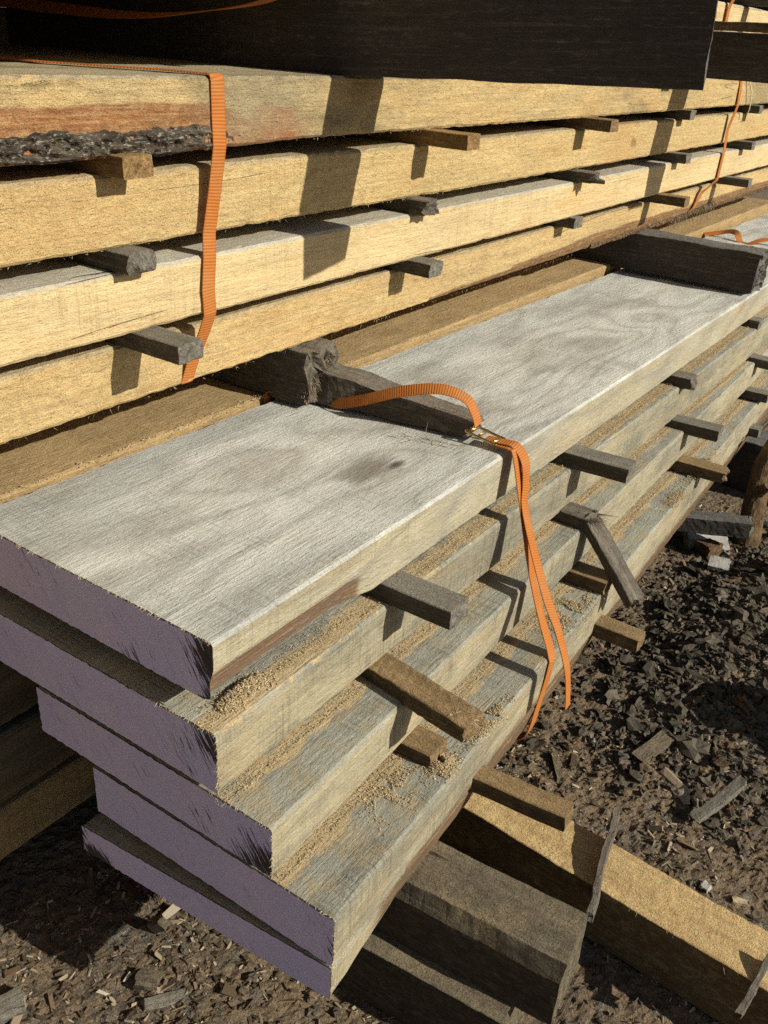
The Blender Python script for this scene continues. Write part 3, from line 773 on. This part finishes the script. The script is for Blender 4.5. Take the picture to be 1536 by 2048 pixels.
# far strap on the grey plank
fs = ribbon('strap', [(-.86, 3.03, -.508), (-.82, 3.06, -.500), (-.79, 3.06, -.492), (-.765, 3.04, -.494), (-.742, 3.01, -.512), (-.715, 3.0, -.511), (-.69, 3.03, -.500), (-.66, 3.05, -.497), (-.60, 3.04, -.512), (-.52, 3.03, -.512)], SW, WEB,
            wdir=[(0, 1, .3), (0, 1, .5), (0, 1, .6), (0, 1, .4), (0, 1, .3), (0, 1, .3), (0, 1, .3), (0, 1, .3), (0, 1, 0), (0, 1, 0)])
tag(fs, 'wavy orange strap lying on the grey plank near the right edge', 'strap')
ss = ribbon('strap', [(-.860, .960, -.50), (-.861, .962, -.486), (-.855, .966, -.481), (-.850, .972, -.489), (-.8485, .975, -.50)], .012, WEB, wdir=[Y_]*5)
tag(ss, 'tiny bit of orange strap in the joint below the snapped chock', 'strap')
bl = ribbon('straw', [(-.770, 2.80, -.05), (-.762, 2.83, -.085), (-.765, 2.86, -.125), (-.770, 2.865, -.15)], .005, FIBRE, wdir=[Y_]*4)
tag(bl, 'thin pale straw hanging beside the distant orange strap', 'straw')

# ------------------------------------------------------------------ fuzz along sawn edges
fibres('fuzz', L4, [((-.812, .3, -.4035), (-.812, 1.9, -.4035))], FIBRE, 160, .005, .0003, (.5, 1, .3), 31, .5, dirv=(.1, 0, -.3))
fibres('fuzz', L4, [((-.815, 2.5, -.400), (-.815, 2.9, -.385))], FIBRED, 260, .035, .0008, (.6, 1, .6), 32, .6, dirv=(.2, 0, -.4))
fibres('fuzz', L1, [((-.776, .9, -.1222), (-.776, 1.25, -.1222)), ((-.776, .3, -.0517), (-.776, 1., -.0517))], FIBRE, 90, .004, .0004, (.4, 1, .3), 33, .4, dirv=(.2, 0, -.1))
fibres('fuzz', L2, [((-.789, .2, -.1437), (-.789, 1.4, -.1437)), ((-.789, .2, -.2187), (-.789, 1.4, -.2187))], FIBRE, 200, .004, .0004, (.4, 1, .3), 34, .4, dirv=(.1, 0, 0))
fibres('fuzz', P1, [((-.4837, .4678, -.4889), (-.853, .4635, -.4889))], FIBRE, 300, .004, .0005, (.5, .5, .4), 35, .3, dirv=(0, -.4, .1))
fibres('fuzz', P2, [((-.4743, .4586, -.5832), (-.6, .456, -.5832)), ((-.4743, .4586, -.5832), (-.4743, .4586, -.655))], FIBRE, 220, .004, .0005, (.5, .5, .4), 36, .3, dirv=(.1, -.3, .1))
fibres('fuzz', P3, [((-.4164, .47, -.675), (-.50, .47, -.675)), ((-.4164, .4704, -.675), (-.4164, .4704, -.7396))], FIBRE, 160, .004, .0005, (.5, .5, .4), 37, .3, dirv=(.1, -.3, .1))
fibres('fuzz', P4, [((-.3466, .483, -.7595), (-.42, .483, -.7595)), ((-.3466, .4831, -.7595), (-.3466, .4831, -.86))], FIBRE, 160, .004, .0005, (.5, .5, .4), 38, .3, dirv=(.1, -.3, .1))
fibres('splinters', a2, [((-.36, .70, -.655), (-.335, .71, -.66))], FIBRE, 80, .014, .0006, (1, 1, .6), 39, .3)
tf = fibres('loose_fibres', None, [((-.625, .975, -.4875), (-.555, .995, -.4875))], FIBRED, 16, .035, .0007, (1, .25, .04), 40, .0)
tag(tf, 'wisp of dark wood fibres lying on the top plank below the strap', 'wood fibres')

# ------------------------------------------------------------------ flakes (sawdust, chips, litter)
def flakes(name, gen, n, mat, seed, tintf, org):
    rnd = random.Random(seed); verts = []; faces = []; cols = []
    for i in range(n):
        r = gen(rnd)
        if r is None: continue
        (x, y, z), (lx, ly, lz), tilt = r
        M = Matrix.Rotation(rnd.uniform(0, 6.283), 3, 'Z') @ Matrix.Rotation(rnd.uniform(-tilt, tilt), 3, 'X') @ Matrix.Rotation(rnd.uniform(-tilt, tilt), 3, 'Y')
        c = V(x, y, z); t = tintf(rnd); b0 = len(verts)
        j = lambda: rnd.uniform(.55, 1.15)
        for (sx, sy, sz) in ((-1, -1, -1), (1, -1, -1), (1, 1, -1), (-1, 1, -1), (-1, -1, 1), (1, -1, 1), (1, 1, 1), (-1, 1, 1)):
            verts.append(c + M @ Vector((sx*lx*j(), sy*ly*j(), sz*lz*j()))); cols.append(t)
        for q in ((0, 3, 2, 1), (4, 5, 6, 7), (0, 1, 5, 4), (1, 2, 6, 5), (2, 3, 7, 6), (3, 0, 4, 7)):
            faces.append(tuple(b0+k for k in q))
    return link(name, verts, faces, mat, org, colors=cols)
def dust_tint(r):
    k = r.uniform(.55, 1.2); return (.66*k, .52*k, .31*k)

def bank(ymin, ymax, xfun, zfun, width, height, n, seed, label, ym=None, inward=.012):
    def gen(r):
        y = r.uniform(ymin, ymax)
        if ym and not (ym(y) > r.random()): return None
        wob = .55+.9*max(0, nz(y, seed, 0, 9)+.25)+.3*nz(y, seed, 4, 40)
        u = abs(r.gauss(0, .42)); u = min(u, 1.1)
        x = xfun(y) + width*wob*u - inward*r.random()*(1 if r.random() < .5 else 0)
        z = zfun(y) + height*wob*max(0, 1-u*1.1)*r.random()
        s = .00030*r.uniform(.5, 1.9)
        return (x, y, z+.0006), (s*1.6, s, s*.6), .9
    o = flakes('sawdust', gen, n, DUST2, seed, dust_tint, V(xfun(ymin), ymin, zfun(ymin)))
    return tag(o, label, 'sawdust', kind='stuff')
DUST2 = simple('sawdust_grain', (.5, .4, .2), (.5, .4, .2), 200, .95, .0004, attr=True)
x1 = lambda y: -.4837-.0158*(y-.4678); x2 = lambda y: -.4743-.0076*(y-.4586); x3 = lambda y: -.4164-.0291*(y-.47); x4 = lambda y: -.3466-.0491*(y-.483)
z2 = lambda y: -.5832-.0047*(y-.4586); z3 = lambda y: -.675+.0033*(y-.47); z4 = lambda y: -.7595-.0009*(y-.483)
bank(.47, 2.4, lambda y: x1(y)-.010*(1 if y < .7 else 0), z2, .007, .003, 10000, 101, 'crumbly sawdust bank along the foot of the top plank', inward=.02)
bank(.46, 2.4, x2, z3, .0045, .002, 6000, 102, 'thin sawdust line along the foot of the second plank')
bank(.48, 2.4, x3, z4, .0055, .002, 6000, 103, 'sawdust line along the foot of the third plank')
def patch(cx, cy, rx, ry, zf, h, n, seed, label):
    def gen(r):
        a, b = r.gauss(0, .45), r.gauss(0, .45)
        x, y = cx+rx*a, cy+ry*b
        if nz(x, y, seed, 45) < -.12: return None
        s = .00034*r.uniform(.4, 2.6)
        return (x, y, zf(y)+h*max(0, 1-a*a-b*b)*r.random()+.0008), (s*1.7, s, s*.6), .9
    return tag(flakes('sawdust', gen, n, DUST2, seed, dust_tint, V(cx, cy, zf(cy))), label, 'sawdust', kind='stuff')
patch(-.498, .520, .014, .045, z2, .008, 4500, 111, 'heap of sawdust on the corner of the second plank')
patch(-.378, .725, .020, .022, z4, .008, 3600, 112, 'sawdust heap around the stub on the fourth plank')
patch(-.40, .66, .028, .05, z4, .001, 1500, 113, 'thin scatter of sawdust in front of the stub')
patch(-.372, .83, .012, .06, z4, .004, 1800, 114, 'sawdust caught on the edge of the fourth plank before the strap')
patch(-.405, 1.13, .03, .10, z4, .003, 3500, 115, 'sawdust patch on the fourth plank beyond the strap')
patch(-.41, 1.62, .02, .06, z4, .003, 1500, 116, 'small sawdust patch on the fourth plank before the right sticker')
patch(-.42, 1.80, .02, .10, z4, .005, 2200, 117, 'sawdust around the right sticker on the fourth plank')
patch(-.865, .9, .010, .9, lambda y: -.490, .001, 900, 118, 'sawdust strewn along the joint beside the golden brown plank')

# ------------------------------------------------------------------ ground
def gh(x, y):
    d = math.exp(-(((x+.22)/.16)**2+((y-1.80)/.42)**2))
    h = .055*d*(1+.3*N.noise(Vector((x*9, y*9, 0)))) 
    h += .008*N.noise(Vector((x*7, y*7, 1))) + .005*N.noise(Vector((x*22, y*22, 2)))
    am = .0042+.016*d
    h += am*N.noise(Vector((x*70, y*70, 3))) + am*.6*N.noise(Vector((x*150, y*150, 4)))
    return h-.004
def axis_pts(a, b, fine, far):
    out = []; x = a
    while x < b: out.append(x); x += fine
    out.append(b)
    s = fine; x = b; hi = []
    while x < far: s *= 1.35; x += s; hi.append(x)
    s = fine; x = a; lo = []
    while x > -far: s *= 1.35; x -= s; lo.append(x)
    return lo[::-1]+out+hi
xs = axis_pts(-.95, .25, .0042, 400); ys = axis_pts(.05, 2.7, .0052, 400)
gv = []; gf = []
for y in ys:
    for x in xs:
        near = -1.6 < x < .9 and -.7 < y < 3.5
        gv.append(V(x, y, GZ+(gh(x, y) if near else -.004)))
nx = len(xs)
for j in range(len(ys)-1):
    for i in range(nx-1):
        a = j*nx+i; gf.append((a, a+1, a+nx+1, a+nx))
g_ = link('ground', gv, gf, GROUND, (0, 0, 0)); tag(g_, 'dark earth covered with sawdust and trampled bark', 'ground', kind='structure')

def chip_tint(r):
    k = r.random()
    if k < .45: c = (.11, .08, .05)
    elif k < .72: c = (.24, .165, .10)
    elif k < .92: c = (.40, .31, .21)
    else: c = (.55, .47, .35)
    m = r.uniform(.7, 1.2); return (c[0]*m, c[1]*m, c[2]*m)
def chip_gen(x0, x1_, y0, y1, smin, smax, dens=None, tilt=.6, fl=.22, el=2.4, pw=2.2):
    def gen(r):
        x, y = r.uniform(x0, x1_), r.uniform(y0, y1)
        if dens and dens(x, y) < r.random(): return None
        s = smin+(smax-smin)*r.random()**pw
        return (x, y, GZ+gh(x, y)+s*.35), (s*r.uniform(1, el), s*r.uniform(.4, .9), s*fl*r.uniform(.5, 1.4)), tilt
    return gen
dn = lambda x, y: (.2+.9*max(0, N.noise(Vector((x*6, y*6, 9)))+.2))*(.35 if (x > -.25 and y < .86) else 1.)
c1 = flakes('wood_chips', chip_gen(-.85, .2, .22, 2.4, .0009, .0038, dn, el=3.4), 70000, CHIP, 201, chip_tint, V(0, .5, GZ)); tag(c1, 'fine wood chips and bark crumbs strewn over the earth', 'wood chips', kind='stuff')
c2 = flakes('wood_chips', chip_gen(-.82, .2, .25, 2.6, .003, .012, dn, pw=3.5, el=3.2, fl=.13), 1500, CHIP, 202, chip_tint, V(0, .6, GZ)); tag(c2, 'coarser shavings and bark flakes among the litter', 'wood chips', kind='stuff')
cd = lambda x, y: min(1, 1.5*math.exp(-(((x+.20)/.17)**2+((y-1.75)/.42)**2)))
def clod_mesh(name, n, seed, rng, smin, smax, dens, label):
    import bmesh
    bm = bmesh.new(); bmesh.ops.create_icosphere(bm, subdivisions=2, radius=1.)
    bv = [v.co.copy() for v in bm.verts]; bf = [tuple(v.index for v in f.verts) for f in bm.faces]; bm.free()
    r = random.Random(seed); verts = []; faces = []; cols = []
    for i in range(n):
        x, y = r.uniform(rng[0], rng[1]), r.uniform(rng[2], rng[3])
        if dens(x, y) < r.random(): continue
        s_ = smin+(smax-smin)*r.random()**2.6
        M = Matrix.Rotation(r.uniform(0, 6.28), 3, 'Z') @ Matrix.Rotation(r.uniform(-1, 1), 3, 'X')
        sc3 = (r.uniform(.8, 1.7), r.uniform(.6, 1.1), r.uniform(.35, .8))
        k = r.uniform(.6, 1.35); base = (.135, .116, .088) if r.random() < .9 else ((.17, .12, .075) if r.random() < .75 else (.36, .31, .24))
        c = V(x, y, GZ+gh(x, y)+s_*.25); b0 = len(verts); o_ = Vector((r.random()*50, r.random()*50, 0))
        for v in bv:
            d = max(.25, 1+.9*N.noise(v*1.7+o_)+.75*N.noise(v*4.5+o_))
            verts.append(c+M @ Vector((v.x*sc3[0], v.y*sc3[1], v.z*sc3[2]))*s_*d*S); cols.append(tuple(a*k for a in base))
        for f in bf: faces.append(tuple(b0+q for q in f))
    return tag(link(name, verts, faces, CLOD, V(rng[0], rng[2], GZ), colors=cols), label, 'bark mulch', kind='stuff')
CLOD = simple('clod', (.3, .2, .1), (.2, .1, .1), 110, 1., .004, (1, 1, 1), 5, attr=True)
clod_mesh('bark_clods', 13000, 203, (-.48, .2, 1.15, 2.6), .003, .0115, cd, 'rough heap of dark crumbly bark clods right of the stack')
clod_mesh('bark_clods', 420, 206, (-.42, .15, 1.3, 2.4), .009, .024, cd, 'largest dark lumps sitting on the heap of bark clods')
clod_mesh('earth_crumbs', 9000, 204, (-.85, .2, .22, 2.2), .0012, .0055, lambda x, y: .25+.9*max(0, N.noise(Vector((x*5, y*5, 2)))+.2), 'lumpy crumbs of earth and rotten bark between the chips')
# larger single pieces on the ground
def piece(name, x, y, L, W, H_, yaw, mat, label, cat, seed, pitch=0, roll=0, rag=.006, rough=2.5, lift=0):
    o = rbox(name, L, W, H_, mat, (x, y, GZ+gh(x, y)+lift), yaw=yaw, pitch=pitch, roll=roll, rag=rag, raglow=rag, seed=seed, rough=rough)
    return tag(o, label, cat)
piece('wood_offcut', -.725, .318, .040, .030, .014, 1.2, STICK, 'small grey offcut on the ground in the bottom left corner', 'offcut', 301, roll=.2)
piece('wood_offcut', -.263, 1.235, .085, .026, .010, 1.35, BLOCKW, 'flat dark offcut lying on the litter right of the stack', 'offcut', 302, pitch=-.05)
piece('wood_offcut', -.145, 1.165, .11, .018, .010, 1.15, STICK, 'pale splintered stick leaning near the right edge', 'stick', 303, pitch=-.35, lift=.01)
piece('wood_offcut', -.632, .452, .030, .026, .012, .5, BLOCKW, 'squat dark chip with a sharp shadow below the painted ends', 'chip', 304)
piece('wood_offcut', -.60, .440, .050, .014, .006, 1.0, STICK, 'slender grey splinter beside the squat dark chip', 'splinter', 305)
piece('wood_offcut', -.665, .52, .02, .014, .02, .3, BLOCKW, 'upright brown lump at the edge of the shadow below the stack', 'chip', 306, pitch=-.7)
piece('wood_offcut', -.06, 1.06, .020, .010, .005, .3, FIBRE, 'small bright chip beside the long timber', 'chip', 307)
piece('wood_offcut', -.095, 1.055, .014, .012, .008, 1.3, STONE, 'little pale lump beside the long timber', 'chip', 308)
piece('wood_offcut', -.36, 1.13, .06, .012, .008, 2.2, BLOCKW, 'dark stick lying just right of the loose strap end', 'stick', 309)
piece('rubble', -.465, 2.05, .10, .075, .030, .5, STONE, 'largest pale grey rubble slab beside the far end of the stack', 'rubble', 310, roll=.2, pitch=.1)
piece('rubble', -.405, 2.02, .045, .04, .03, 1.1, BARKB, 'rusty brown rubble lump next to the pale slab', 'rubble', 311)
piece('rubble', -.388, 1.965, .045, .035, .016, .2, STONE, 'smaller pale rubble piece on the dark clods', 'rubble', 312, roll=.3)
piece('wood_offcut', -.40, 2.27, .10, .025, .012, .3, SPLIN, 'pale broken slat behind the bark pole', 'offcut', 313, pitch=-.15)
# unseen stump and log, added to cast shadows in from the right
lg = limb('stump', [(.075, 1.49, -1.10), (.07, 1.50, -.99), (.065, 1.505, -.895)], [.085, .078, .070], BARKB, 2, .010, 'added upright barky stump casting shadow from outside the right edge', 'stump')
lg2 = limb('log', [(.21, 1.05, -1.035), (.16, 1.20, -1.035)], [.050, .048], BARKB, 3, .008, 'added short log casting shadow from beyond the right edge', 'log')

# ------------------------------------------------------------------ light and camera
el, az = math.radians(29.8), math.radians(8.5)
sd = Vector((math.cos(el)*math.cos(az), math.cos(el)*math.sin(az), math.sin(el)))
L_ = bpy.data.lights.new('sun', 'SUN'); L_.energy = 5.0; L_.angle = math.radians(.5); L_.color = (1, .95, .82)
lo = bpy.data.objects.new('sun', L_); lo.rotation_euler = sd.to_track_quat('Z', 'Y').to_euler(); lo.location = (5, 0, 5); col.objects.link(lo)
w = bpy.data.worlds.new('World'); sc.world = w; w.use_nodes = True
nt = w.node_tree; bg = nt.nodes['Background']; sk = nt.nodes.new('ShaderNodeTexSky'); sk.sky_type = 'NISHITA'; sk.sun_disc = False
sk.sun_elevation = el; sk.sun_rotation = math.pi/2-az
nt.links.new(sk.outputs[0], bg.inputs[0]); bg.inputs[1].default_value = .053
cam = bpy.data.cameras.new('camera'); cam.sensor_fit = 'HORIZONTAL'; cam.sensor_width = 36; cam.lens = 1822.38/1536*36
cam.clip_start = .01; cam.clip_end = 2000
co_ = bpy.data.objects.new('camera', cam); col.objects.link(co_)
M = Matrix.Rotation(.5865, 4, 'Z') @ Matrix.Rotation(1.0870, 4, 'X') @ Matrix.Rotation(.0646, 4, 'Z')
co_.matrix_world = Matrix.Translation(V(0, 0, 0)) @ M
sc.camera = co_
sc.view_settings.view_transform = 'Standard'; sc.view_settings.look = 'None'; sc.view_settings.exposure = 0

sc.cycles.use_denoising = False
sc.cycles.sample_clamp_indirect = 3
sc.cycles.use_adaptive_sampling = False
